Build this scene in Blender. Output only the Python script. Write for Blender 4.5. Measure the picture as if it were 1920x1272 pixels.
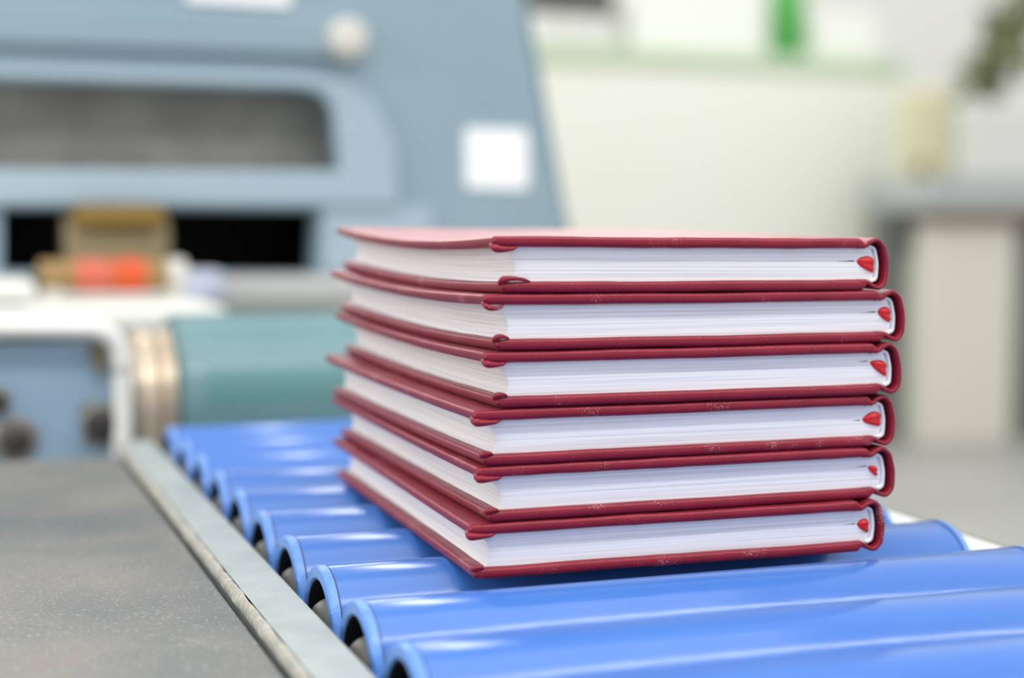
import bpy, bmesh, math, random
from mathutils import Vector, Matrix, noise
from mathutils.geometry import tessellate_polygon

for o in list(bpy.data.objects):
    bpy.data.objects.remove(o)
C = bpy.context.scene.collection
S = bpy.context.scene
random.seed(7)
CONV = 0.90                      # height of the roller tops above the floor

# ------------------------------------------------------------------ camera
YAW, PITCH, ROLL, FPX = 0.3526, 0.0833, 0.0065, 2977.4
EYE = Vector((0, 0, CONV + 0.131))
cy, sy = math.cos(YAW), math.sin(YAW)
cp, sp = math.cos(PITCH), math.sin(PITCH)
fwd0, right0, up0 = Vector((sy, cy, 0)), Vector((cy, -sy, 0)), Vector((0, 0, 1))
FW = fwd0 * cp - up0 * sp
UP0 = up0 * cp + fwd0 * sp
RT = right0 * math.cos(ROLL) + UP0 * math.sin(ROLL)
UPV = UP0 * math.cos(ROLL) - right0 * math.sin(ROLL)
cam = bpy.data.cameras.new('camera')
camo = bpy.data.objects.new('camera', cam)
C.objects.link(camo)
M = Matrix((RT, UPV, -FW)).transposed().to_4x4()
M.translation = EYE
camo.matrix_world = M
cam.sensor_width = 36
cam.lens = FPX / 1920 * 36
cam.clip_start = 0.02
cam.dof.use_dof = True
cam.dof.focus_distance = 0.578
cam.dof.aperture_fstop = 4.0
S.camera = camo

# ------------------------------------------------------------------ light
S.view_settings.view_transform = 'Standard'
S.view_settings.look = 'None'
S.view_settings.gamma = 1
S.view_settings.use_curve_mapping = False
S.view_settings.exposure = 0.22
w = bpy.data.worlds.new('hall_daylight')
S.world = w
w.use_nodes = True
bg = w.node_tree.nodes['Background']
bg.inputs[0].default_value = (0.985, 0.985, 1.0, 1)
bg.inputs[1].default_value = 0.80


def area(name, loc, target, sx, sy_, power, col):
    l = bpy.data.lights.new(name, 'AREA')
    l.shape = 'RECTANGLE'
    l.size, l.size_y, l.energy, l.color = sx, sy_, power, col
    o = bpy.data.objects.new(name, l)
    C.objects.link(o)
    o.location = loc
    o.rotation_euler = (Vector(target) - Vector(loc)).to_track_quat('-Z', 'Y').to_euler()
    return o


area('roof_light_near', (0.2, 0.2, 3.6), (0.25, 0.7, 0.9), 3.0, 2.4, 34, (1, 0.99, 0.97))
area('roller_glint_lamp', (0.25, 2.2, 2.45), (0.17, 0.9, 0.9), 0.10, 0.7, 3, (1, 0.99, 0.97))  # unseen lamp, added to lay a bright patch on the far rollers
area('window_light_left', (-3.2, 0.4, 2.1), (0.25, 0.7, 0.9), 2.0, 1.6, 34, (1, 0.98, 0.94))
area('roof_light_far', (3.0, 4.6, 4.2), (4.4, 9.0, 1.2), 5.0, 2.0, 66, (1, 1, 0.97))
area('window_light_back', (0.6, 7.2, 3.3), (0.3, 0.7, 0.9), 7.0, 1.3, 135, (1, 0.99, 0.96))
area('strip_lamp_overhead', (1.6, -0.38, 2.9), (1.6, -0.38, 0), 6.5, 0.10, 50, (1, 1, 1))


# ------------------------------------------------------------------ helpers
def ray(px, py):
    return FW + RT * ((px - 960) / FPX) + UPV * ((636 - py) / FPX)


def at_y(px, py, Y):             # point seen at a pixel, standing in the plane y = Y
    d = ray(px, py)
    return EYE + d * ((Y - EYE.y) / d.y)


def at_z(px, py, Z):
    d = ray(px, py)
    return EYE + d * ((Z - EYE.z) / d.z)


def mat(name, col, rough=0.5, metal=0.0, spec=0.5, var=None, vscale=8, vstretch=(1, 1, 1), bump=0.0,
        bscale=200, bstretch=(1, 1, 1), sheen=0.0, sheen_tint=(1, 1, 1), emis=None, coat=0.0, rvar=0.0,
        vlo=0.35, vhi=0.65, sss=0.0, alpha=None):
    m = bpy.data.materials.new(name)
    m.use_nodes = True
    nt = m.node_tree
    N, L = nt.nodes, nt.links
    b = N['Principled BSDF']
    b.inputs['Base Color'].default_value = (*col, 1)
    b.inputs['Roughness'].default_value = rough
    b.inputs['Metallic'].default_value = metal
    b.inputs['Specular IOR Level'].default_value = spec
    b.inputs['Coat Weight'].default_value = coat
    if sheen:
        b.inputs['Sheen Weight'].default_value = sheen
        b.inputs['Sheen Tint'].default_value = (*sheen_tint, 1)
        b.inputs['Sheen Roughness'].default_value = 0.4
    if emis:
        b.inputs['Emission Color'].default_value = (*emis[0], 1)
        b.inputs['Emission Strength'].default_value = emis[1]
    tc = N.new('ShaderNodeTexCoord')
    if var or rvar:
        mp = N.new('ShaderNodeMapping')
        mp.inputs['Scale'].default_value = vstretch
        L.new(tc.outputs['Object'], mp.inputs[0])
        nz = N.new('ShaderNodeTexNoise')
        nz.inputs['Scale'].default_value = vscale
        nz.inputs['Detail'].default_value = 6
        nz.inputs['Roughness'].default_value = 0.62
        L.new(mp.outputs[0], nz.inputs['Vector'])
        r = N.new('ShaderNodeValToRGB')
        r.color_ramp.elements[0].position = vlo
        r.color_ramp.elements[1].position = vhi
        r.color_ramp.elements[0].color = (*col, 1)
        r.color_ramp.elements[1].color = (*(var or col), 1)
        L.new(nz.outputs['Fac'], r.inputs[0])
        L.new(r.outputs[0], b.inputs['Base Color'])
        if rvar:
            mr = N.new('ShaderNodeMapRange')
            mr.inputs['To Min'].default_value = rough
            mr.inputs['To Max'].default_value = rough + rvar
            L.new(nz.outputs['Fac'], mr.inputs['Value'])
            L.new(mr.outputs[0], b.inputs['Roughness'])
    if bump:
        mp2 = N.new('ShaderNodeMapping')
        mp2.inputs['Scale'].default_value = bstretch
        L.new(tc.outputs['Object'], mp2.inputs[0])
        n2 = N.new('ShaderNodeTexNoise')
        n2.inputs['Scale'].default_value = bscale
        n2.inputs['Detail'].default_value = 3
        L.new(mp2.outputs[0], n2.inputs['Vector'])
        bp = N.new('ShaderNodeBump')
        bp.inputs['Strength'].default_value = bump
        bp.inputs['Distance'].default_value = 0.001
        L.new(n2.outputs['Fac'], bp.inputs['Height'])
        L.new(bp.outputs[0], b.inputs['Normal'])
    return m


def build(name, verts, faces, m, parent=None, smooth=False, bevel=0, seg=2, angle=0.7, matids=None):
    me = bpy.data.meshes.new(name)
    me.from_pydata([tuple(v) for v in verts], [], faces)
    bm = bmesh.new()
    bm.from_mesh(me)
    bmesh.ops.recalc_face_normals(bm, faces=bm.faces)
    bm.to_mesh(me)
    bm.free()
    for mm in (m if isinstance(m, list) else [m]):
        me.materials.append(mm)
    if matids:
        for p, i in zip(me.polygons, matids):
            p.material_index = i
    if smooth:
        for p in me.polygons:
            p.use_smooth = True
    o = bpy.data.objects.new(name, me)
    C.objects.link(o)
    if bevel:
        bv = o.modifiers.new('bevel', 'BEVEL')
        bv.width, bv.segments, bv.limit_method, bv.angle_limit = bevel, seg, 'ANGLE', 0.6
    if smooth == 'auto':
        me.set_sharp_from_angle(angle=angle)
    if parent:
        o.parent = parent
    return o


def tag(o, label=None, cat=None, group=None, kind=None):
    if label: o['label'] = label
    if cat: o['category'] = cat
    if group: o['group'] = group
    if kind: o['kind'] = kind
    return o


def thing(name, loc, label, cat, group=None):
    o = bpy.data.objects.new(name, None)
    o.empty_display_size = 0.05
    C.objects.link(o)
    o.location = loc
    return tag(o, label, cat, group)


class MB:
    """collects shapes in world coordinates; build() makes ONE mesh under a thing"""
    def __init__(s):
        s.v, s.f = [], []

    def add(s, vs, fs):
        n = len(s.v)
        s.v += [Vector(v) for v in vs]
        s.f += [tuple(i + n for i in f) for f in fs]
        return s

    def box(s, a, b):
        x0, y0, z0 = a
        x1, y1, z1 = b
        return s.add([(x, y, z) for z in (z0, z1) for y in (y0, y1) for x in (x0, x1)],
                     [(0, 2, 3, 1), (4, 5, 7, 6), (0, 1, 5, 4), (2, 6, 7, 3), (0, 4, 6, 2), (1, 3, 7, 5)])

    def prism(s, poly, y0, y1, holes=()):         # poly: (x, z) outline; extruded from y0 to y1
        loops = [list(poly)] + [list(h) for h in holes]
        flat = [p for l in loops for p in l]
        tris = tessellate_polygon([[Vector((p[0], p[1], 0)) for p in l] for l in loops])
        n = len(flat)
        vs = [(p[0], y0, p[1]) for p in flat] + [(p[0], y1, p[1]) for p in flat]
        fs = [tuple(t) for t in tris] + [tuple(n + i for i in reversed(t)) for t in tris]
        k = 0
        for l in loops:
            m_ = len(l)
            for i in range(m_):
                a, b = k + i, k + (i + 1) % m_
                fs.append((a, b, n + b, n + a))
            k += m_
        return s.add(vs, fs)

    def lathe(s, prof, origin, axis='X', seg=48, close=False):      # prof: (along, radius)
        o = Vector(origin)
        vs = []
        for a, r in prof:
            for k in range(seg):
                t = 2 * math.pi * k / seg
                c, q = r * math.cos(t), r * math.sin(t)
                if axis == 'X': vs.append(o + Vector((a, c, q)))
                elif axis == 'Y': vs.append(o + Vector((c, a, q)))
                else: vs.append(o + Vector((c, q, a)))
        fs = []
        m_ = len(prof)
        for i in range(m_ if close else m_ - 1):
            j = (i + 1) % m_
            for k in range(seg):
                k2 = (k + 1) % seg
                fs.append((i * seg + k, i * seg + k2, j * seg + k2, j * seg + k))
        if not close:
            fs.append(tuple(range(seg)))
            fs.append(tuple((m_ - 1) * seg + k for k in reversed(range(seg))))
        return s.add(vs, fs)

    def tube(s, pts, rad, seg=14, squash=1.0, up=(0, 0, 1)):
        pts = [Vector(p) for p in pts]
        n = len(pts)
        vs = []
        for i, p in enumerate(pts):
            t = (pts[min(i + 1, n - 1)] - pts[max(i - 1, 0)]).normalized()
            u = Vector(up)
            a = t.cross(u)
            if a.length < 1e-3: a = t.cross(Vector((0, 1, 0)))
            a.normalize()
            b = a.cross(t).normalized()
            r = rad[i] if isinstance(rad, (list, tuple)) else rad
            for k in range(seg):
                q = 2 * math.pi * k / seg
                vs.append(p + a * (r * math.cos(q)) + b * (r * squash * math.sin(q)))
        fs = []
        for i in range(n - 1):
            for k in range(seg):
                k2 = (k + 1) % seg
                fs.append((i * seg + k, i * seg + k2, (i + 1) * seg + k2, (i + 1) * seg + k))
        fs.append(tuple(range(seg)))
        fs.append(tuple((n - 1) * seg + k for k in reversed(range(seg))))
        return s.add(vs, fs)

    def build(s, name, m, parent=None, **kw):
        off = Vector((0, 0, 0))
        p = parent
        while p:
            off += p.location
            p = p.parent
        if parent is None:                        # a thing that is one mesh: origin at its base
            lo = Vector((min(v.x for v in s.v), min(v.y for v in s.v), min(v.z for v in s.v)))
            hi = Vector((max(v.x for v in s.v), max(v.y for v in s.v), lo.z))
            off = (lo + hi) / 2
        o = build(name, [v - off for v in s.v], s.f, m, parent, **kw)
        if parent is None:
            o.location = off
        return o


def smoothpath(pts, n=8):                         # Catmull-Rom through tuples
    out = []
    P = [pts[0]] + list(pts) + [pts[-1]]
    for i in range(1, len(P) - 2):
        for k in range(n):
            t = k / n
            out.append(tuple(0.5 * (2 * b + (c - a) * t + (2 * a - 5 * b + 4 * c - d) * t * t + (3 * b - a - 3 * c + d) * t ** 3)
                             for a, b, c, d in zip(P[i - 1], P[i], P[i + 1], P[i + 2])))
    out.append(tuple(pts[-1]))
    return out


# ------------------------------------------------------------------ materials
m_floor = mat('concrete_floor', (0.30, 0.30, 0.28), 0.5, var=(0.38, 0.38, 0.355), vscale=1.3)
m_wall = mat('cream_wall', (0.90, 0.90, 0.84), 0.8)
m_cream = mat('cream_enamel', (0.82, 0.83, 0.745), 0.6, var=(0.79, 0.81, 0.70), vscale=0.8)
m_cream_white = mat('white_enamel', (0.82, 0.83, 0.77), 0.6)
m_beige = mat('beige_enamel', (0.68, 0.67, 0.57), 0.6)
m_palegreen = mat('pale_green_trim', (0.50, 0.62, 0.44), 0.6)
m_green = mat('green_plastic', (0.07, 0.36, 0.07), 0.45)
m_olive = mat('olive_foliage', (0.12, 0.14, 0.055), 0.7, var=(0.28, 0.30, 0.16), vscale=12)
m_tan = mat('tan_card', (0.60, 0.58, 0.38), 0.7)
m_benchgrey = mat('bench_grey', (0.40, 0.44, 0.43), 0.5)
m_brown = mat('brown_edge', (0.24, 0.14, 0.09), 0.6)
m_dark = mat('near_black', (0.03, 0.032, 0.03), 0.7)  # canister cap, printer lid, and painted shade in the bench bay
m_midgrey = mat('mid_grey', (0.14, 0.15, 0.14), 0.6)
m_lightgrey = mat('light_grey', (0.66, 0.66, 0.62), 0.6)
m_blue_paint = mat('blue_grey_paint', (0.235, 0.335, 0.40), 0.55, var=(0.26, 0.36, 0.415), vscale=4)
m_blue_dark = mat('shaded_blue_grey_paint', (0.12, 0.21, 0.25), 0.55)  # body paint darkened to paint the shade on the machine's side face
m_blue_light = mat('light_blue_lit_paint', (0.34, 0.44, 0.51), 0.5)  # lower panel's own tone; on the frame, body paint lightened as if lit
m_blue_panel = mat('blue_panel_paint', (0.26, 0.39, 0.53), 0.5, var=(0.29, 0.42, 0.52), vscale=10)
m_glass = mat('dusty_viewing_panel', (0.15, 0.145, 0.13), 0.5, var=(0.32, 0.31, 0.27), vscale=14, vlo=0.3, vhi=0.75)
m_label = mat('white_label', (0.92, 0.92, 0.92), 0.6)
m_knob = mat('cream_knob', (0.62, 0.60, 0.54), 0.4)
m_black = mat('black_cavity', (0.016, 0.016, 0.017), 0.7)
m_ochre = mat('ochre_cover', (0.24, 0.14, 0.012), 0.5)
m_khaki = mat('khaki_roller', (0.27, 0.22, 0.12), 0.5)
m_wood = mat('ochre_brown', (0.30, 0.18, 0.06), 0.5)
m_orange = mat('orange_sleeve', (0.62, 0.075, 0.01), 0.45)
m_coral = mat('coral_sleeve', (0.58, 0.12, 0.07), 0.5)
m_whitepaint = mat('white_painted_steel', (0.74, 0.74, 0.69), 0.4)
m_bluewhite = mat('pale_lilac_block', (0.45, 0.50, 0.62), 0.5)
m_palegrey = mat('pale_grey_shelf', (0.50, 0.50, 0.48), 0.5)
m_bolt = mat('dark_bolt', (0.035, 0.03, 0.03), 0.4)
m_bolt_ring = mat('worn_steel', (0.26, 0.24, 0.21), 0.4, metal=0.5)
m_bracket = mat('olive_brass_bracket', (0.20, 0.16, 0.08), 0.45)
m_brass = mat('brushed_hub', (0.50, 0.41, 0.30), 0.3, metal=0.4)
m_hubwhite = mat('polished_hub_ring', (0.60, 0.50, 0.38), 0.3, metal=0.4)
m_rail = mat('galvanised_rail', (0.28, 0.325, 0.32), 0.55, metal=0.1, var=(0.35, 0.395, 0.39), vscale=40, bump=0.25, bscale=900)
m_raillip = mat('dusty_rail_edge', (0.50, 0.48, 0.42), 0.7, var=(0.32, 0.31, 0.27), vscale=260, bump=0.6, bscale=600)
m_rail_far = mat('pale_rail', (0.70, 0.74, 0.68), 0.5)
m_roll = mat('blue_pvc', (0.045, 0.15, 0.50), 0.13, var=(0.060, 0.18, 0.52), vscale=30, vstretch=(0.25, 1, 1), rvar=0.13,
             bump=0.06, bscale=400, bstretch=(0.2, 1, 1))
m_collar = mat('pale_blue_collar', (0.10, 0.25, 0.66), 0.3, var=(0.14, 0.31, 0.70), vscale=160, bump=0.3, bscale=500)
m_rollin = mat('tube_inside_shade', (0.012, 0.014, 0.022), 0.6)  # near-black, paints the shade inside the roller ends
m_hub = mat('grey_hub', (0.13, 0.13, 0.12), 0.45, var=(0.19, 0.19, 0.17), vscale=90)
m_seam = mat('seam_dark', (0.06, 0.06, 0.10), 0.8)  # dark line at the collar joint
m_pages_plain = mat('endpaper', (0.86, 0.86, 0.86), 0.7)
m_lining = mat('spine_lining', (0.82, 0.82, 0.84), 0.6, bump=0.4, bscale=700)
m_ribbon = mat('red_satin', (0.62, 0.004, 0.006), 0.4, bump=0.3, bscale=900, sheen=0.3)


def plate_material():
    m = mat('worn_grey_plate', (0.085, 0.10, 0.10), 0.45, var=(0.17, 0.16, 0.14), vscale=9, rvar=0.2, bump=0.35,
            bscale=500, vlo=0.38, vhi=0.6)
    nt = m.node_tree
    N, L = nt.nodes, nt.links
    b = N['Principled BSDF']
    src = b.inputs['Base Color'].links[0].from_socket
    tc = N.new('ShaderNodeTexCoord')
    n = N.new('ShaderNodeTexNoise')
    n.inputs['Scale'].default_value = 800
    n.inputs['Detail'].default_value = 4
    L.new(tc.outputs['Object'], n.inputs['Vector'])
    r = N.new('ShaderNodeValToRGB')
    r.color_ramp.elements[0].position = 0.58
    r.color_ramp.elements[1].position = 0.80
    L.new(n.outputs['Fac'], r.inputs[0])
    mx = N.new('ShaderNodeMix')
    mx.data_type = 'RGBA'
    L.new(r.outputs[0], mx.inputs[0])
    L.new(src, mx.inputs[6])
    mx.inputs[7].default_value = (0.40, 0.40, 0.38, 1)
    L.new(mx.outputs[2], b.inputs['Base Color'])
    return m


def cloth_material():
    m = mat('wine_red_cloth', (0.205, 0.003, 0.017), 0.38, spec=0.4, var=(0.25, 0.006, 0.026), vscale=60, bump=0.16, bscale=1500,
            sheen=0.06, sheen_tint=(1, 0.7, 0.7))
    nt = m.node_tree
    N, L = nt.nodes, nt.links
    b = N['Principled BSDF']
    src = b.inputs['Base Color'].links[0].from_socket
    tc = N.new('ShaderNodeTexCoord')
    n = N.new('ShaderNodeTexNoise')              # small scuffs that show the pale base of the cloth
    n.inputs['Scale'].default_value = 2400
    n.inputs['Detail'].default_value = 2
    oi = N.new('ShaderNodeObjectInfo')
    sc = N.new('ShaderNodeMath')
    sc.operation = 'MULTIPLY'
    sc.inputs[1].default_value = 7.3
    L.new(oi.outputs['Random'], sc.inputs[0])
    ad = N.new('ShaderNodeVectorMath')
    ad.operation = 'ADD'
    L.new(tc.outputs['Object'], ad.inputs[0])
    L.new(sc.outputs[0], ad.inputs[1])
    L.new(ad.outputs[0], n.inputs['Vector'])
    n3 = N.new('ShaderNodeTexNoise')
    n3.inputs['Scale'].default_value = 60
    L.new(ad.outputs[0], n3.inputs['Vector'])
    mu = N.new('ShaderNodeMath')
    mu.operation = 'MULTIPLY'
    L.new(n.outputs['Fac'], mu.inputs[0])
    L.new(n3.outputs['Fac'], mu.inputs[1])
    r = N.new('ShaderNodeValToRGB')
    r.color_ramp.elements[0].position = 0.39
    r.color_ramp.elements[1].position = 0.44
    L.new(mu.outputs[0], r.inputs[0])
    mx = N.new('ShaderNodeMix')
    mx.data_type = 'RGBA'
    L.new(r.outputs[0], mx.inputs[0])
    L.new(src, mx.inputs[6])
    mx.inputs[7].default_value = (0.62, 0.33, 0.33, 1)
    L.new(mx.outputs[2], b.inputs['Base Color'])
    return m


def page_material():
    """stacked sheets: fine lines running level round the block"""
    m = bpy.data.materials.new('paper_edges')
    m.use_nodes = True
    N, L = m.node_tree.nodes, m.node_tree.links
    b = N['Principled BSDF']
    b.inputs['Roughness'].default_value = 0.75
    b.inputs['Specular IOR Level'].default_value = 0.2
    # the sheets follow the unwarped position stored with each vertex
    at = N.new('ShaderNodeAttribute')
    at.attribute_name = 'layer'
    cx = N.new('ShaderNodeVectorMath')
    cx.operation = 'MULTIPLY'
    cx.inputs[1].default_value = (7, 7, 1250)
    L.new(at.outputs['Vector'], cx.inputs[0])
    n = N.new('ShaderNodeTexNoise')
    n.inputs['Scale'].default_value = 1
    n.inputs['Detail'].default_value = 3
    n.inputs['Roughness'].default_value = 0.6
    L.new(cx.outputs[0], n.inputs['Vector'])
    r = N.new('ShaderNodeValToRGB')
    r.color_ramp.elements[0].position = 0.30
    r.color_ramp.elements[1].position = 0.56
    r.color_ramp.elements[0].color = (0.66, 0.655, 0.675, 1)
    r.color_ramp.elements[1].color = (0.875, 0.87, 0.88, 1)
    L.new(n.outputs['Fac'], r.inputs[0])
    L.new(r.outputs[0], b.inputs['Base Color'])
    bp = N.new('ShaderNodeBump')
    bp.inputs['Strength'].default_value = 0.35
    bp.inputs['Distance'].default_value = 0.0004
    L.new(n.outputs['Fac'], bp.inputs['Height'])
    L.new(bp.outputs[0], b.inputs['Normal'])
    return m


m_plate = plate_material()
m_cloth = cloth_material()
m_pages = page_material()

# ------------------------------------------------------------------ setting
def struct(name, mb, m, **kw):
    return tag(mb.build(name, m, **kw), kind='structure')


struct('floor', MB().box((-6, -3, -0.1), (12, 12, 0)), m_floor)
struct('wall_back', MB().box((-6, 10.0, 0), (12, 10.2, 3.4)), m_wall)

# ------------------------------------------------------------------ roller conveyor
R = 0.0240
PITCH_R, Y1, X0, X1 = 0.05465, 0.5022, 0.1302, 0.4000
conv = thing('roller_conveyor', (0.275, 0.55, 0),
             'conveyor of blue plastic rollers between metal rails, carrying the stack of books', 'conveyor')
RZ = CONV - 0.011
mb = MB().box((0.1040, 0.02, RZ - 0.07), (0.1070, 0.9665, RZ)).box((0.1040, 0.02, RZ - 0.0035), (0.1245, 0.9665, RZ))
mb.build('side_rail', m_rail, conv, bevel=0.0009, seg=3)
# the worn lip on the outer edge of the rail, slightly wavy
vs, fs = [], []
n = 260
for i in range(n + 1):
    y = 0.02 + (0.9665 - 0.02) * i / n
    d = 0.0006 + 0.0005 * noise.noise(Vector((y * 60, 0, 0))) + 0.0003 * noise.noise(Vector((y * 220, 3, 0)))
    for x, z in ((0.1050 + d, RZ + 0.0001), (0.1043, RZ + 0.0004), (0.1036 - d * 0.8, RZ - 0.0012), (0.1036 - d, RZ - 0.004), (0.1044, RZ - 0.006)):
        vs.append((x, y, z))
for i in range(n):
    for k in range(5):
        a, b_ = i * 5 + k, i * 5 + (k + 1) % 5
        fs.append((a, b_, b_ + 5, a + 5))
fs += [(0, 1, 2, 3, 4), tuple(n * 5 + k for k in (4, 3, 2, 1, 0))]
MB().add(vs, fs).build('rail_lip', m_raillip, conv, smooth='auto')
RZ2 = CONV - 0.014
mb = MB().box((0.4310, 0.02, RZ2 - 0.075), (0.4340, 1.0, RZ2)).box((0.4120, 0.02, RZ2 - 0.0035), (0.4340, 1.0, RZ2))
mb.build('side_rail', m_rail_far, conv, bevel=0.0008)
for x in (0.1072, 0.4088):
    for y in (0.10, 0.90):
        MB().box((x, y, 0), (x + 0.022, y + 0.04, RZ - 0.004 if x < 0.2 else RZ2 - 0.004)).build('leg', m_rail, conv, bevel=0.001)
for y in (0.115, 0.915):
    MB().box((0.128, y, 0.25), (0.4088, y + 0.012, 0.28)).build('cross_bar', m_rail, conv)


def tubeprof(x0, x1, r, rin, rd):
    p = []
    for k in range(5):                            # rounded outer rim
        a = math.pi / 2 * k / 4
        p.append((x0 + rd - rd * math.sin(math.pi / 2 - a), r - rd + rd * math.cos(math.pi / 2 - a)))
    p = [(x0, rin + 0.0006), (x0, r - rd)] + p[1:] + [(x1, r), (x1, rin), (x0 + 0.0006, rin)]
    return p


def make_roller(yc, first):
    c = Vector((0, yc, CONV - R))
    if first is None:
        tube = MB().lathe([(X0 + 0.0036, R - 0.0004), (X0 + 0.0042, R), (X1 - 0.0042, R), (X1 - 0.0036, R - 0.0004),
                           (X1 - 0.0036, R - 0.0045), (X0 + 0.0036, R - 0.0045)], c, seg=96, close=True)
        body = tube.build('roller', m_roll, conv, smooth='auto', angle=0.6)
        body.data.transform(Matrix.Translation(-(c - conv.location)))
        body.location = c - conv.location
        kids = []
        for s in (0, 1):
            def mir(p): return [((X0 + X1 - a) if s else a, r) for a, r in p]
            k = MB().lathe(mir(tubeprof(X0, X0 + 0.0034, R + 0.0003, R - 0.0048, 0.0016)), (0, 0, 0), seg=96, close=True)
            kids.append(('end_collar', k, m_collar))
            k = MB().lathe(mir([(X0 + 0.0031, R - 0.0044), (X0 + 0.0031, R - 0.0001), (X0 + 0.0040, R - 0.0001), (X0 + 0.0040, R - 0.0044)]),
                           (0, 0, 0), seg=64, close=True)
            kids.append(('seam', k, m_seam))
            k = MB().lathe(mir([(X0 + 0.0007, R - 0.0045), (X0 + 0.0007, R - 0.0053), (X0 + 0.009, R - 0.0053), (X0 + 0.009, 0.012), (X0 + 0.011, 0.012), (X0 + 0.011, R - 0.0045)]),
                           (0, 0, 0), seg=48, close=True)
            kids.append(('bearing_shade_cup', k, m_rollin))  # bearing disc and cup, coloured dark for the shade in the hole
            k = MB().lathe(mir([(X0 - 0.0016, 0.0040), (X0 - 0.0012, 0.0078), (X0 - 0.0002, 0.0098), (X0 + 0.0018, 0.0112), (X0 + 0.0045, 0.0122), (X0 + 0.0095, 0.0126)]),
                           (0, 0, 0), seg=48)
            kids.append(('hub', k, m_hub))
        for nm, k, mm in kids:
            o = build(nm, k.v, k.f, mm, body, smooth='auto', angle=0.6)
        return body
    b = first.copy()
    C.objects.link(b)
    b.location = c - conv.location
    for ch in first.children:
        d = ch.copy()
        C.objects.link(d)
        d.parent = b
        d.rotation_euler = (random.uniform(0, 6.28), 0, 0)
    return b


first = None
for i in range(-7, 10):
    yc = Y1 + (i - 1) * PITCH_R
    if yc < 0.05:
        continue
    r_ = make_roller(yc, first)
    first = first or r_

# ------------------------------------------------------------------ steel table on the left
pf = at_z(120, 862, CONV - 0.016).y
tbl = thing('machine_table', (-0.28, 0.45, 0), 'worn dark grey steel table plate beside the left conveyor rail', 'table')
MB().box((-0.70, 0.0, CONV - 0.026), (0.1012, pf, CONV - 0.0155)).build('table_plate', m_plate, tbl, bevel=0.0008)
for x in (-0.68, 0.05):
    for y in (0.05, pf - 0.09):
        MB().box((x, y, 0), (x + 0.04, y + 0.04, CONV - 0.026)).build('leg', m_midgrey, tbl)

# ------------------------------------------------------------------ books
T = 0.0197
BX, BY, BROT, BH = 0.1792, 0.5186, -0.0296, 0.2205
TBD = 0.0039                      # board thickness


def E(d, r, p=2.3):
    if d >= r: return 1.0
    return max(0.0, 1 - (1 - max(d, 0) / r) ** p) ** (1 / p)


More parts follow.
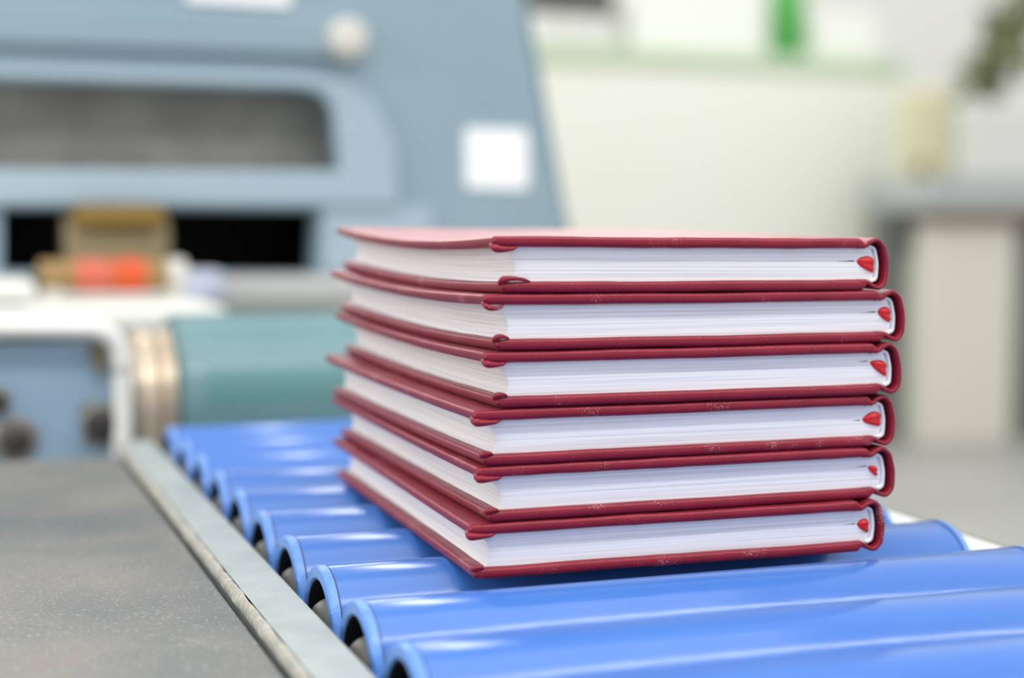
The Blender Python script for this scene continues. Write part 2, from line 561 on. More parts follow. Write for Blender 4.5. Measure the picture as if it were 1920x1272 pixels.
def make_book(k, dx, dy, drot, W, shear, curl_t, curl_b, fold_t, fold_b, rib, seed):
    """k: level from the bottom; local x from fore edge to spine, y from the near edge to the far one"""
    rnd = random.Random(seed)
    c, s = math.cos(BROT + drot), math.sin(BROT + drot)
    label, groups = LABELS[k]
    base = Vector((BX + dx, BY + dy, CONV + 0.0002 + k * (T + 0.0003)))
    root = thing('book', base, label, 'book', 'red hardback books in the stack')
    root.rotation_euler = (0, 0, BROT + drot)

    def warp(x, y, z):                            # curl of the fore edge, wave along the near edge, skew of the block
        v = y / BH
        u = max(0.0, 1 - x / W)
        t = z / T
        cu = curl_b * (1 - t) + curl_t * t
        z2 = z + cu * u * u * ((2 * v - 1) ** 2 - 0.7)
        z2 += 0.00022 * noise.noise(Vector((x * 28 + seed * 3, y * 9, t * 0.7)))
        x2 = x - shear * t * (0.35 + 0.65 * u)
        return (x2, y, z2)

    # ---- case: one sheet bent round the spine
    J = W - 0.0125
    path = [(0, T - TBD / 2), (0.03, T - TBD / 2), (0.08, T - TBD / 2), (J - 0.006, T - TBD / 2), (J, T - TBD / 2 - 0.0002),
            (J + 0.0026, T - TBD / 2 - 0.0010), (J + 0.0050, T - 0.0016), (J + 0.0080, T - 0.0008),
            (J + 0.0105, T - 0.0028), (W - 0.0012, T * 0.72), (W - 0.0007, T * 0.5), (W - 0.0012, T * 0.26), (J + 0.0105, 0.0028),
            (J + 0.0080, 0.0008), (J + 0.0050, 0.0016), (J + 0.0026, TBD / 2 + 0.0010), (J, TBD / 2 + 0.0002), (J - 0.006, TBD / 2), (0.08, TBD / 2),
            (0.03, TBD / 2), (0, TBD / 2)]
    sp_ = smoothpath(path, 7)
    # finer stations at both free ends
    ex = [0, 0.00003, 0.00012, 0.00023, 0.0004, 0.0008, 0.0013, 0.002, 0.003, 0.005, 0.008, 0.012, 0.018]
    top = [(e, T - TBD / 2) for e in ex]
    bot = [(e, TBD / 2) for e in reversed(ex)]
    mid = [p for p in sp_ if p[0] > 0.022]
    sp_ = top + mid + bot
    L_ = [0.0]
    for a, b_ in zip(sp_, sp_[1:]):
        L_.append(L_[-1] + math.hypot(b_[0] - a[0], b_[1] - a[1]))
    tot = L_[-1]
    ys = [0, 0.00003, 0.00012, 0.00023, 0.0004, 0.0008, 0.0013, 0.0018, 0.0024]
    ys = ys + [0.0024 + (BH - 0.0048) * q / 26 for q in range(1, 27)] + [BH - y for y in reversed(ys[:-1])]
    vo, vi = [], []
    for j, y in enumerate(ys):
        for i, (x, z) in enumerate(sp_):
            a, b_ = sp_[max(i - 1, 0)], sp_[min(i + 1, len(sp_) - 1)]
            tx, tz = b_[0] - a[0], b_[1] - a[1]
            l = math.hypot(tx, tz)
            nx, nz = -tz / l, tx / l              # outward normal of the path (left of travel)
            d_end = min(L_[i], tot - L_[i])
            if x < J: h0 = TBD / 2
            else:
                q = min(1, (x - J) / 0.003)
                h0 = TBD / 2 * (1 - q) + 0.00085 * q
            h = h0 * E(d_end, 0.0019) * E(min(y, BH - y), 0.0017 if x < J else 0.0010)
            # rounded board corners
            if x < 0.004:
                cc = min(y, BH - y)
                if cc < 0.004:
                    q = math.hypot(0.004 - x, 0.004 - cc)
                    if q > 0.0046: h *= max(0.0, 1 - (q - 0.0046) / 0.0012)
            lump = 1 + 0.10 * noise.noise(Vector((x * 90, y * 90, seed + (0 if z > T / 2 else 9))))
            vo.append(warp(x + nx * h * lump, y, z + nz * h * lump))
            vi.append(warp(x - nx * h * lump, y, z - nz * h * lump))
    ns, ny = len(sp_), len(ys)
    fs = []
    off = ns * ny
    for j in range(ny - 1):
        for i in range(ns - 1):
            a = j * ns + i
            fs.append((a, a + 1, a + 1 + ns, a + ns))
            fs.append((off + a, off + a + ns, off + a + 1 + ns, off + a + 1))
    for i in range(ns - 1):
        for j in (0, ny - 1):
            a = j * ns + i
            fs.append((a, off + a, off + a + 1, a + 1))
    for j in range(ny - 1):
        for i in (0, ns - 1):
            a = j * ns + i
            fs.append((a, a + ns, off + a + ns, off + a))
    case = build('cover', vo + vi, fs, m_cloth, root, smooth=True)
    bm = bmesh.new()
    bm.from_mesh(case.data)
    bmesh.ops.remove_doubles(bm, verts=bm.verts, dist=2e-6)
    bmesh.ops.recalc_face_normals(bm, faces=bm.faces)
    for f in bm.faces:
        f.smooth = True
    bm.to_mesh(case.data)
    bm.free()

    # ---- page block: outline in x-z with a hollow fore edge and a rounded back
    zb, zt = TBD - 0.00005, T - TBD + 0.00005
    ins = 0.0052
    hollow = 0.0021
    yf = 0.0030
    yb = BH - 0.003
    K = 14
    fore = [(ins + hollow * (1 - (2 * q / K - 1) ** 2) , zb + (zt - zb) * q / K) for q in range(K + 1)]
    Wp = W - 0.0064
    back = [(Wp - 0.0012 - 0.0012 * 0, zt + 0.0016), (Wp + 0.0004, zt - 0.0002), (Wp + 0.0014, T * 0.64), (Wp + 0.0016, T * 0.5), (Wp + 0.0014, T * 0.36), (Wp + 0.0004, zb + 0.0002),
            (Wp - 0.0012, zb - 0.0016)]
    back = [(Wp - 0.0058, zt)] + back + [(Wp - 0.0058, zb)]
    nx_ = 30
    toprow = [(ins + (Wp - 0.0065 - ins) * q / nx_, zt) for q in range(1, nx_)]
    botrow = [(x, zb) for x, z in reversed(toprow)]
    outline = fore + toprow + back + botrow
    # the slit the ribbon opens between the sheets
    ax, az, bxr, z_up, z_dn, slit = rib
    hole = []
    hs = 8
    zc = az
    for q in range(hs + 1):
        f_ = q / hs
        hole.append((W - ax - slit * (1 - f_), zc + 0.00042 * f_ ** 1.6))
    for q in range(hs, 0, -1):
        f_ = q / hs
        hole.append((W - ax - slit * (1 - f_), zc - 0.00022 * f_ ** 1.6))
    loops = [outline, hole]
    flat = outline + hole
    tris = tessellate_polygon([[Vector((p[0], p[1], 0)) for p in l] for l in loops])
    verts, layer, faces, mids = [], [], [], []

    def addv(x, y, z):
        verts.append(warp(x, y, z))
        layer.append((x + seed, y, z + seed * 0.1))
        return len(verts) - 1
    fr = [addv(x, yf, z) for x, z in flat]
    for t in tris:
        faces.append(tuple(fr[i] for i in t))
    # slit walls
    n0 = len(outline)
    hb = [addv(x, yf + 0.014, z) for x, z in hole]
    for i in range(len(hole)):
        j = (i + 1) % len(hole)
        faces.append((fr[n0 + i], fr[n0 + j], hb[j], hb[i]))
    faces.append(tuple(hb))
    prev = fr[:n0]
    ny_ = 22
    for q in range(1, ny_ + 1):
        y = yf + (yb - yf) * q / ny_
        cur = [addv(x, y, z) for x, z in outline]
        for i in range(n0):
            j = (i + 1) % n0
            faces.append((prev[i], prev[j], cur[j], cur[i]))
        prev = cur
    tb_ = tessellate_polygon([[Vector((p[0], p[1], 0)) for p in outline]])
    for t in tb_:
        faces.append(tuple(prev[i] for i in t))
    pb = build('page_block', verts, faces, m_pages, root)
    at = pb.data.attributes.new('layer', 'FLOAT_VECTOR', 'POINT')
    for i, l in enumerate(layer):
        at.data[i].vector = l

    # ---- white lining and headband curved inside the spine
    lp = smoothpath([(W - 0.0070, T - 0.0031), (W - 0.0047, T - 0.0042), (W - 0.0040, T * 0.62), (W - 0.0038, T * 0.5), (W - 0.0040, T * 0.38),
                     (W - 0.0047, 0.0042), (W - 0.0070, 0.0031)], 5)
    th = 0.0011 + 0.0003 * rnd.random()
    vs2, fs2 = [], []
    yy = [0.0022, 0.0026, 0.02, 0.08, 0.14, BH - 0.02, BH - 0.003]
    for j, y in enumerate(yy):
        for i, (x, z) in enumerate(lp):
            a, b_ = lp[max(i - 1, 0)], lp[min(i + 1, len(lp) - 1)]
            l = math.hypot(b_[0] - a[0], b_[1] - a[1])
            nx, nz = -(b_[1] - a[1]) / l, (b_[0] - a[0]) / l
            t_ = th * (0.6 if j == 0 else 1)
            vs2.append(warp(x + nx * t_ / 2, y, z + nz * t_ / 2))
            vs2.append(warp(x - nx * t_ / 2, y, z - nz * t_ / 2))
    n2 = len(lp) * 2
    for j in range(len(yy) - 1):
        for i in range(len(lp) - 1):
            a = j * n2 + i * 2
            fs2.append((a, a + 2, a + 2 + n2, a + n2))
            fs2.append((a + 1, a + 1 + n2, a + 3 + n2, a + 3))
        for a in (j * n2, j * n2 + n2 - 2):
            fs2.append((a, a + 1, a + 1 + n2, a + n2))
    for i in range(len(lp) - 1):
        for j in (0, len(yy) - 1):
            a = j * n2 + i * 2
            fs2.append((a, a + 1, a + 3, a + 2))
    build('spine_lining', vs2, fs2, m_lining, root, smooth='auto')

    # ---- ribbon marker: fans out of the slit towards the headband
    rv, rf = [], []
    na, nb_ = 12, 10
    for side in (0, 1):
        for i in range(na + 1):
            u = i / na
            x = W - ax + (ax - bxr) * u
            g = math.sin(min(1, u * 1.05) * math.pi / 2) ** 0.7
            gd = 0.35 * g + 0.65 * u
            for j in range(nb_ + 1):
                v = j / nb_
                zc_ = az - z_dn * gd + (z_up * g + z_dn * gd) * v
                xx = x + 0.0006 * u * math.sin(v * math.pi)
                yy_ = yf + 0.0008 - 0.0021 * math.sin(math.pi * min(u * 0.75 + 0.05, 1)) * (0.35 + 0.65 * math.sin(math.pi * (v * 0.8 + 0.1))) \
                    - 0.0004 * math.sin(v * 11) * u
                rv.append(warp(xx, yy_ + side * 0.0003, zc_))
    m1 = (na + 1) * (nb_ + 1)
    for i in range(na):
        for j in range(nb_):
            a = i * (nb_ + 1) + j
            rf.append((a, a + 1, a + nb_ + 2, a + nb_ + 1))
            rf.append((m1 + a, m1 + a + nb_ + 1, m1 + a + nb_ + 2, m1 + a + 1))
    for i in range(na):
        for j in (0, nb_):
            a = i * (nb_ + 1) + j
            rf.append((a, a + nb_ + 1, m1 + a + nb_ + 1, m1 + a))
    for j in range(nb_):
        for i in (0, na):
            a = i * (nb_ + 1) + j
            rf.append((a, a + 1, m1 + a + 1, m1 + a))
    build('ribbon_marker', rv, rf, m_ribbon, root, smooth=True)

    # ---- turned-in cloth at the near corners, a small rolled fold
    for upper, (ln, dp, rr) in ((1, fold_t), (0, fold_b)):
        sg = -1 if upper else 1
        z0 = (T - TBD) if upper else TBD
        pts = [(0.0012, 0.0050, z0 - sg * 0.0010), (0.0005, 0.0022, z0 - sg * 0.0004), (0.0006, 0.0007, z0 + sg * dp * 0.35), (0.0014, 0.0003, z0 + sg * dp * 0.85),
               (0.0014 + ln * 0.35, 0.0003, z0 + sg * dp), (0.0014 + ln * 0.7, 0.0006, z0 + sg * dp * 0.6), (0.0014 + ln, 0.0014, z0 - sg * 0.0004)]
        pts = smoothpath(pts, 5)
        nn = len(pts)
        rad = [rr * (0.55 + 0.45 * math.sin(math.pi * min(1, (i + 2) / (nn * 0.8)))) * (1 if i < nn * .8 else max(0.25, (nn - i) / (nn * 0.2))) for i in range(nn)]
        t_ = MB().tube([warp(*p) for p in pts], rad, seg=12, squash=0.9)
        build('corner_fold', t_.v, t_.f, m_cloth, root, smooth=True)
    return root


LABELS = {
    5: ('topmost wine-red hardback book of the stack, its whole front cover exposed on top', 0),
    4: ('second wine-red book from the top of the stack, its spine jutting furthest right', 0),
    3: ('third wine-red hardback book from the top, between the second and fourth in the stack', 0),
    2: ('fourth wine-red book from the top, with a wide leaf-shaped red ribbon tip', 0),
    1: ('fifth wine-red book from the top, with thin twisted ribbon and broad white spine lining', 0),
    0: ('lowest wine-red hardback book of the stack, lying directly on the blue rollers', 0),
}
# k, dx, dy, drot, W, shear, curl_t, curl_b, fold_t, fold_b, (ribbon: x of tip from spine, z, x of base, up, down, slit)
BOOKS = [
    (0, -0.0018, 0.0000, 0.006, 0.1655, 0.0022, 0.0000, 0.0000, (0.009, 0.0003, 0.0017), (0.0030, 0.0005, 0.0012), (0.0112, 0.0103, 0.0060, 0.0021, 0.0038, 0.007), 11),
    (1, 0.0040, 0.0000, 0.022, 0.1660, 0.0055, 0.0004, 0.0002, (0.008, 0.0003, 0.0017), (0.0035, 0.0005, 0.0013), (0.0108, 0.0120, 0.0068, 0.0002, 0.0042, 0.007), 22),
    (2, 0.0018, 0.0000, 0.030, 0.1685, 0.0045, 0.0010, 0.0007, (0.009, 0.0005, 0.0017), (0.0030, 0.0006, 0.0013), (0.0140, 0.0098, 0.0056, 0.0036, 0.0026, 0.005), 33),
    (3, 0.0068, 0.0000, 0.024, 0.1653, 0.0060, 0.0018, 0.0014, (0.007, 0.0006, 0.0015), (0.0038, 0.0009, 0.0012), (0.0130, 0.0125, 0.0058, 0.0005, 0.0062, 0.006), 44),
    (4, 0.0066, 0.0000, 0.034, 0.1676, 0.0060, 0.0026, 0.0022, (0.006, 0.0012, 0.0012), (0.0045, 0.0010, 0.0012), (0.0112, 0.0112, 0.0056, 0.0022, 0.0042, 0.009), 55),
    (5, 0.0085, 0.0000, 0.035, 0.1575, 0.0045, 0.0034, 0.0028, (0.008, 0.0008, 0.0016), (0.0105, 0.0010, 0.0013), (0.0134, 0.0108, 0.0056, 0.0021, 0.0046, 0.010), 66),
]
for b in BOOKS:
    make_book(*b)

# ------------------------------------------------------------------ big blue machine beyond the conveyor
YM = 1.55


def pz(pts, Y):
    return [(at_y(x, y, Y).x, at_y(x, y, Y).z) for x, y in pts]


def rbox(mb, x0, y0, x1, y1, Y, Y2):              # box whose near face spans these picture points in plane Y
    a, b_ = at_y(x0, y1, Y), at_y(x1, y0, Y)
    return mb.box((a.x, Y, a.z), (b_.x, Y2, b_.z))


mc = at_y(500, 300, YM)
mach = thing('bookbinding_machine', (mc.x, YM + 0.3, 0),
             'large blue-grey machine with long grey viewing panel and dark slot, behind the conveyor', 'machine')
outline = pz([(-500, -75), (968, -70), (980, 0), (1010, 180), (1052, 400), (1068, 470), (1068, 520), (-500, 520)], YM)
win = pz([(-300, 140), (0, 150), (560, 166), (605, 176), (628, 205), (640, 320), (0, 316), (-300, 312)], YM)
slot = pz([(3, 391), (3, 511), (592, 514), (597, 395)], YM)
MB().prism(outline, YM, YM + 0.04, [win, slot]).build('front_panel', m_blue_paint, mach, bevel=0.003)
a, b_ = at_y(1000, -72, YM), at_y(1068, 560, YM)
a0 = at_y(-500, 0, YM)
MB().box((a0.x, YM + 0.30, 0.0), (b_.x - 0.06, YM + 0.75, a.z)).build('rear_body', m_blue_paint, mach)
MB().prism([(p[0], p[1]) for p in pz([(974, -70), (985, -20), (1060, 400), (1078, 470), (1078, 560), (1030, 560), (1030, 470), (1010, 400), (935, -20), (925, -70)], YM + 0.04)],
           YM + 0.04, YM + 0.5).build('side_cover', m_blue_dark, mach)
rbox(MB(), -490, 110, 700, 345, YM + 0.045, YM + 0.06).build('viewing_panel', m_glass, mach)
fr_out = pz([(-480, 112), (0, 124), (560, 140), (650, 152), (705, 190), (742, 270), (750, 388), (-480, 380)], YM - 0.012)
fr_in = pz([(-470, 138), (0, 148), (560, 164), (603, 174), (626, 205), (638, 322), (0, 318), (-470, 314)], YM - 0.012)
MB().prism(fr_out, YM - 0.012, YM - 0.0005, [fr_in]).build('panel_frame', m_blue_light, mach, bevel=0.005, seg=3)  # light on the bevel is put into the paler paint
rbox(MB(), -480, 28, 640, 62, YM - 0.012, YM - 0.0005).build('ledge', m_blue_paint, mach, bevel=0.004)
rbox(MB(), 350, -30, 545, 2, YM - 0.004, YM - 0.0005).build('name_strip', m_label, mach)
k = at_y(645, 76, YM)
MB().lathe([(0, 0.020), (-0.008, 0.0205), (-0.020, 0.0195), (-0.026, 0.015), (-0.028, 0.006)], (k.x, YM, k.z), 'Y').build('knob', m_knob, mach, smooth='auto')
lx = pz([(872, 246), (878, 240), (984, 243), (989, 250), (991, 348), (985, 355), (880, 352), (874, 346)], YM - 0.0015)
MB().prism(lx, YM - 0.0015, YM - 0.0002).build('label_plate', m_label, mach)
# slot interior
c0, c1 = at_y(-20, 512, YM + 0.04), at_y(612, 380, YM + 0.04)
MB().box((c0.x, YM + 0.29, c0.z - .03), (c1.x, YM + 0.298, c1.z + .03)).box((c0.x, YM + 0.042, c1.z), (c1.x, YM + 0.29, c1.z + 0.01)) \
    .box((c0.x, YM + 0.042, c0.z - 0.02), (c1.x, YM + 0.29, c0.z - 0.012)).box((c0.x - 0.01, YM + 0.042, c0.z - 0.02), (c0.x, YM + 0.29, c1.z)) \
    .box((c1.x, YM + 0.042, c0.z - 0.02), (c1.x + 0.01, YM + 0.29, c1.z)).build('slot_lining', m_black, mach)
q0, q1 = at_y(125, 440, YM - 0.02), at_y(322, 440, YM - 0.02)
MB().lathe([(0, 0.026), (0.004, 0.030), (q1.x - q0.x - 0.004, 0.030), (q1.x - q0.x, 0.026)], (q0.x, YM + 0.02, at_y(220, 452, YM + 0.02).z), 'X').build(
    'idle_roller', m_khaki, mach, smooth='auto')
rbox(MB(), 140, 388, 312, 422, YM - 0.030, YM + 0.03).build('roller_cover', m_ochre, mach, bevel=0.006)
rbox(MB(), 606, 388, 812, 512, YM - 0.006, YM - 0.0005).build('lower_panel', m_blue_light, mach, bevel=0.002)
s0, s1 = at_y(-500, 560, YM - 0.11), at_y(1020, 515, YM - 0.11)
rbox(MB(), 405, 520, 1000, 572, YM - 0.11, YM - 0.0005).build('front_shelf', m_palegrey, mach, bevel=0.003)
rbox(MB(), 350, 508, 420, 562, YM - 0.15, YM - 0.11).build('clamp_block', m_bluewhite, mach, bevel=0.004)
# cream table under the orange roller
t0, t1 = at_y(-500, 600, YM - 0.20), at_y(400, 560, YM - 0.20)
MB().box((t0.x, YM - 0.26, t0.z - 0.01), (t1.x, YM - 0.0005, at_y(0, 575, YM - 0.20).z)).build('feed_table', m_cream_white, mach, bevel=0.003)
ft = at_y(0, 575, YM - 0.20).z
rbox(MB(), -60, 528, 66, 566, YM - 0.2, YM - 0.1).build('guide_block', m_whitepaint, mach, bevel=0.004)
yr = YM - 0.13
ro = at_y(70, 520, yr)
def rx(px): return at_y(px, 515, yr).x - ro.x
rad = 0.0138
zc = at_y(200, 517, yr).z
def band(name, x0, x1, r, m):
    MB().lathe([(rx(x0), r - 0.003), (rx(x0) + 0.002, r), (rx(x1) - 0.002, r), (rx(x1), r - 0.003)], (ro.x, yr, zc), 'X', 40).build(name, m, mach, smooth='auto')
band('pressing_roller', 72, 312, rad, m_wood)
band('orange_band', 208, 275, rad + 0.0012, m_orange)
band('coral_band', 138, 209, rad + 0.0010, m_coral)
band('end_disc', 312, 348, rad + 0.001, m_knob)
for px in (95, 330):
    a = at_y(px, 540, yr)
    MB().box((a.x - 0.008, yr - 0.01, ft), (a.x + 0.008, yr + 0.01, zc - 0.006)).build('roller_support', m_knob, mach)
a, b_ = at_y(-500, 520, YM), at_y(1060, 520, YM)
MB().box((a.x, YM + 0.001, 0), (b_.x, YM + 0.29, a.z - 0.03)).build('base', m_cream_white, mach)

# ------------------------------------------------------------------ drive housing with teal drum at the end of the conveyor
YH = 1.06
h0 = at_y(100, 700, YH)
hou = thing('drum_feeder', (h0.x, YH + 0.05, 0), 'blue housing in a white frame with teal drum and brass hub, past the rail end', 'machine')
a, b_ = at_y(-420, 640, YH), at_y(214, 640, YH)
MB().box((a.x, YH, 0), (b_.x, YH + 0.05, b_.z - 0.001)).build('side_panel', m_blue_panel, hou, bevel=0.002)
pts = [at_y(x, y, YH - 0.012) for x, y in [(-420, 617), (-100, 617), (150, 618), (190, 622), (217, 640), (227, 672), (229, 720), (229, 900)]]
pts = smoothpath([tuple(p) for p in pts], 6)
p_last = pts[-1]
pts.append((p_last[0], p_last[1], CONV - 0.2))
MB().tube(pts, 0.0062, squash=1.0, seg=16).build('guard_frame', m_whitepaint, hou, smooth='auto')
# far casing of the frame, gives the top its depth
a, b_ = at_y(-420, 636, YH), at_y(236, 604, YH)
MB().box((a.x, YH + 0.0005, at_y(0, 636, YH).z), (at_y(214, 636, YH).x, YH + 0.12, at_y(0, 606, YH).z)).build('top_casing', m_whitepaint, hou, bevel=0.004)
for px, py, r1, r2 in ((28, 822, 0.0145, 0.009), (188, 792, 0.0125, 0.0105), (-8, 750, 0.009, 0.006)):
    a = at_y(px, py, YH)
    f_ = MB().lathe([(0, r1), (-0.005, r1), (-0.007, r1 - 0.002)], (a.x, YH, a.z), 'Y').build('bolt', m_bolt_ring, hou, smooth='auto')
    g = MB().lathe([(-0.0068, r2), (-0.013, r2), (-0.015, r2 * 0.7)], (a.x, YH, a.z), 'Y')
    build('bolt_head', [v - hou.location for v in g.v], g.f, m_bolt, f_, smooth='auto')
MB().prism(pz([(165, 645), (200, 645), (196, 700), (186, 704), (178, 690)], YH - 0.004), YH - 0.006, YH - 0.0005).build('bracket', m_bracket, hou)
MB().prism(pz([(152, 762), (206, 755), (206, 835), (160, 832)], YH - 0.004), YH - 0.004, YH - 0.0005).build('bearing_plate', m_bracket, hou)
# drum
YD = 1.145
dt = at_y(480, 592, YD).z
RD = 0.066
dc = dt - RD + 0.002
xa, xb = at_y(314, 700, YD).x, 0.62


def drum_material():
    m = mat('teal_drum', (0.12, 0.235, 0.25), 0.25, var=(0.14, 0.26, 0.275), vscale=18)
    return m


m_teal = drum_material()
m_teal_band = mat('green_teal_band', (0.085, 0.22, 0.215), 0.4)
MB().lathe([(xa, RD - 0.004), (xa + 0.003, RD), (xb - 0.003, RD), (xb, RD - 0.004)], (0, YD, dc), 'X', 96).build('drum', m_teal, hou, smooth='auto', angle=0.5)
# printed band: a shallow curved strip on the near side of the drum
vs, fs = [], []
xs0 = at_y(390, 660, YD - RD).x
for i in range(13):
    t = math.radians(150 + 22 * i / 12)
    for r in (RD - 0.0005, RD + 0.0004):
        for x in (xs0, xb - 0.02):
            vs.append((x, YD + r * math.cos(t), dc + r * math.sin(t)))
for i in range(12):
    o_ = i * 4
    fs += [(o_ + 2, o_ + 3, o_ + 7, o_ + 6), (o_, o_ + 4, o_ + 5, o_ + 1), (o_, o_ + 2, o_ + 6, o_ + 4), (o_ + 1, o_ + 5, o_ + 7, o_ + 3)]
fs += [(0, 1, 3, 2), (48, 50, 51, 49)]
MB().add(vs, fs).build('drum_band', m_teal_band, hou, smooth='auto')
xh = at_y(236, 700, YD).x
prof = [(xh - 0.02, 0.030), (xh, 0.052), (xh + 0.006, 0.0535), (xa - 0.012, 0.0535), (xa - 0.010, 0.057), (xa - 0.0005, 0.057)]
MB().lathe(prof, (0, YD, dc), 'X', 72).build('hub', m_brass, hou, smooth='auto', angle=0.4)
MB().lathe([(xh + 0.004, 0.0545), (xh + 0.006, 0.056), (xa - 0.016, 0.056), (xa - 0.014, 0.0545)], (0, YD, dc), 'X', 72).build('hub_ring', m_hubwhite, hou, smooth='auto', angle=0.4)
MB().lathe([(xb, 0.02), (xb + 0.04, 0.02)], (0, YD, dc), 'X', 32).build('axle', m_bolt_ring, hou, smooth='auto')
MB().box((xb + 0.005, YD - 0.03, 0), (xb + 0.035, YD + 0.03, dc + 0.03)).build('drum_stand', m_blue_paint, hou, bevel=0.003)

# ------------------------------------------------------------------ far side of the hall
def floor_y(px, py):
    return at_z(px, py, 0.0).y


YB = floor_y(1820, 832)                           # work bench unit
bx0, bx1 = at_y(1738, 600, YB).x, at_y(1902, 600, YB).x
bz = at_y(1820, 420, YB).z
bench = thing('work_bench', ((bx0 + bx1) / 2, YB + 0.4, 0), 'beige cabinet bench with grey top at the far right behind the books', 'bench')
MB().box((bx0, YB, 0), (bx1, YB + 0.38, bz)).build('cabinet', m_beige, bench, bevel=0.01)
tz = at_y(1820, 335, YB).z
z2 = at_y(1820, 396, YB).z
xl, xr = at_y(1708, 600, YB).x, at_y(2100, 600, YB).x
MB().box((xl, YB - 0.08, z2), (xr, YB + 0.42, tz)).build('bench_top', m_benchgrey, bench, bevel=0.01)
MB().box((at_y(1745, 400, YB).x, YB - 0.03, bz), (xr - 0.05, YB + 0.38, z2)).build('brown_rail', m_brown, bench)
MB().box((at_y(1712, 600, YB).x, YB + 0.15, 0.0), (bx0 - 0.001, YB + 0.36, z2 - 0.001)).build('bay_shade_block', m_midgrey, bench)  # solid block, its grey painting the shade of a gap under the top
MB().box((at_y(1713, 600, YB).x, YB + 0.12, at_y(1700, 470, YB).z), (bx0 - 0.002, YB + 0.149, at_y(1700, 425, YB).z)).build('bay_shadow_box', m_dark, bench)  # dark block added as painted shadow below the bench top
MB().box((bx1 + 0.001, YB + 0.15, 0.0), (xr - 0.05, YB + 0.36, z2 - 0.001)).build('bay_shade_block', m_midgrey, bench)  # same solid block of painted shade, right of the cabinet
# things on the bench
def on_bench(name, px0, px1, py, dy, dep, m, label, cat, bev=0.02):
    a = at_y(px0, py, YB + dy)
    b_ = at_y(px1, py, YB + dy)
    o = MB().box((a.x, YB + dy, tz), (b_.x, YB + dy + dep, a.z)).build(name, m, bevel=bev, seg=3)
    return tag(o, label, cat)
on_bench('cardboard_box', 1712, 1786, 165, 0.10, 0.12, m_tan, 'pale yellow-tan box standing on the grey bench top', 'box')
on_bench('equipment_case', 1806, 2080, 190, 0.03, 0.15, m_lightgrey, 'light grey equipment case at the right end of the bench top', 'case')
a = at_y(1722, 290, YB)
tag(MB().lathe([(0, 0.028), (0.06, 0.030), (0.075, 0.02), (0.09, 0.012)], (a.x, YB - 0.02, tz), 'Z').build('glue_bottle', m_bracket, smooth='auto'),
    'small dark brown bottle on the bench in front of the tan box', 'bottle')

YC = YB + 0.6                                    # long cream cabinet
cz = at_y(1350, 128, YC).z
cx0, cx1 = at_y(880, 300, YC).x, at_y(1690, 300, YC).x
cab = thing('storage_cabinet', ((cx0 + cx1) / 2, YC + 0.25, 0), 'wide cream storage cabinet with pale green top rail beyond the books', 'cabinet')
MB().box((cx0, YC, 0), (cx1 - 0.05, YC + 0.5, cz)).build('body', m_cream, cab, bevel=0.01)
zt_ = at_y(1350, 98, YC).z
MB().box((cx0, YC - 0.02, cz), (cx1, YC + 0.52, zt_)).build('top_rail', m_palegreen, cab, bevel=0.008)


def on_cab(name, px0, px1, py, dy, dep, m, label, cat, bev=0.015, zz=None):
    a = at_y(px0, py, YC + dy)
    b_ = at_y(px1, py, YC + dy)
    o = MB().box((a.x, YC + dy, zt_), (b_.x, YC + dy + dep, a.z)).build(name, m, bevel=bev, seg=3)
    return tag(o, label, cat, 'cream cartons on the cabinet')


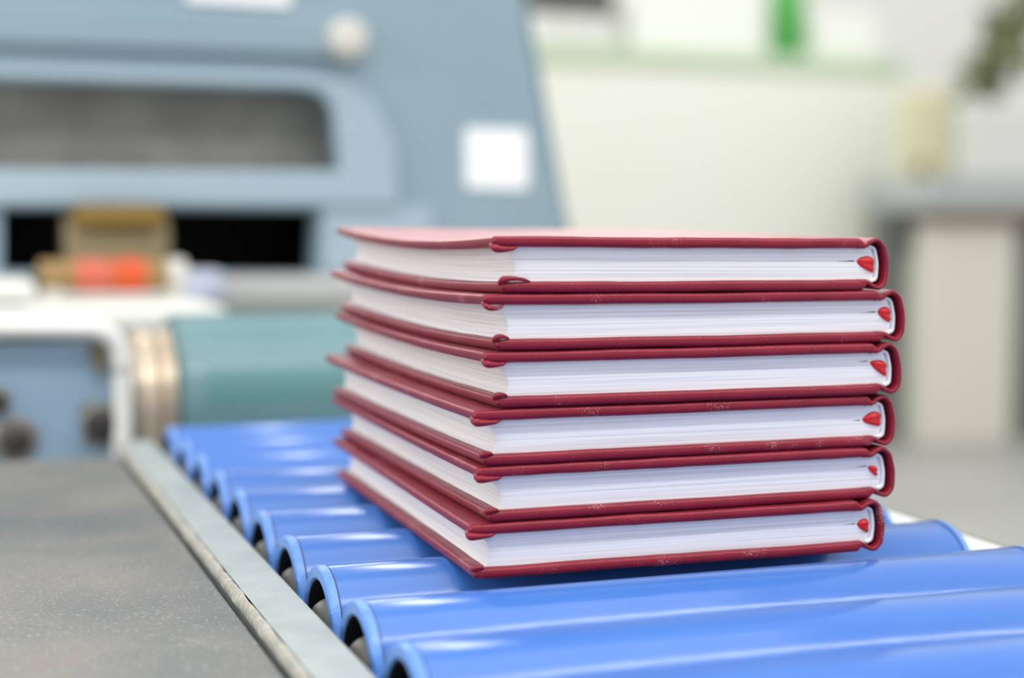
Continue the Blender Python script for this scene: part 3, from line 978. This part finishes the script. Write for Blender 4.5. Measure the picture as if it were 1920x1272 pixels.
on_cab('paper_carton', 1186, 1436, -60, 0.05, 0.3, m_cream_white, 'large cream carton on the cabinet left of the green canister', 'box')
on_cab('paper_carton', 1524, 1648, 22, 0.05, 0.3, m_cream_white, 'low cream carton on the cabinet right of the green canister', 'box')
g0 = at_y(1488, 60, YC)
gr = (at_y(1508, 60, YC).x - at_y(1448, 60, YC).x) / 2
gt = thing('canister', (g0.x, YC - 0.02 + gr, zt_), 'bright green canister on the cabinet between two cream cartons', 'canister')
MB().lathe([(0, gr * 0.9), (0.01, gr), (0.30, gr), (0.33, gr * 0.8), (0.345, gr * 0.5)], (g0.x, YC - 0.02 + gr, zt_), 'Z').build('body', m_green, gt, smooth='auto')
MB().lathe([(0.345, gr * 0.45), (0.38, gr * 0.45)], (g0.x, YC - 0.02 + gr, zt_), 'Z').build('cap', m_dark, gt, smooth='auto')
prt = thing('printer', (at_y(1085, 60, YC).x, YC + 0.2, zt_), 'grey office machine with black lid on the cabinet beside the blue machine', 'printer')
a, b_, c_ = at_y(1000, 40, YC + 0.05), at_y(1160, 40, YC + 0.05), at_y(1085, 24, YC + 0.05)
MB().box((a.x, YC + 0.05, zt_), (b_.x, YC + 0.4, c_.z)).build('body', m_lightgrey, prt, bevel=0.015)
MB().box((a.x + 0.01, YC + 0.05, c_.z), (b_.x - 0.01, YC + 0.4, c_.z + 0.12)).build('lid', m_dark, prt, bevel=0.015)

# bushy potted plant behind the bench at the upper right
pp = at_y(1868, 100, YB + 0.31)
plt = thing('potted_plant', (pp.x, YB + 0.31, tz), 'dark olive leafy plant rising behind the grey case at upper right', 'plant')
PY = YB + 0.31
MB().lathe([(0, 0.07), (0.16, 0.09), (0.17, 0.095), (0.172, 0.08)], (pp.x, PY, tz), 'Z').build('pot', m_brown, plt, smooth='auto')
mb = MB()
rr = random.Random(3)
zc_ = at_y(1868, 100, PY).z
for i in range(460):
    u, v, w_ = rr.gauss(0, 1), rr.gauss(0, 1), rr.gauss(0, 1)
    f_ = 0.7
    c_ = Vector((pp.x + 0.03 + u * 0.055 + w_ * 0.10 * f_, PY + v * 0.05, zc_ + w_ * 0.13))
    if c_.z < tz + 0.19: continue
    d = Vector((rr.uniform(-1, 1), rr.uniform(-1, 1), rr.uniform(-.4, 1))).normalized()
    n_ = d.cross(Vector((rr.uniform(-1, 1), rr.uniform(-1, 1), rr.uniform(-1, 1)))).normalized()
    l, wd = 0.09, 0.026
    mb.add([c_, c_ + d * l * .5 + n_ * wd, c_ + d * l, c_ + d * l * .5 - n_ * wd], [(0, 1, 2, 3)])
mb.build('foliage', m_olive, plt)
MB().tube([(pp.x, PY, tz + 0.17), (pp.x + 0.01, PY, zc_)], 0.008, 8).build('stem', m_brown, plt, smooth='auto')
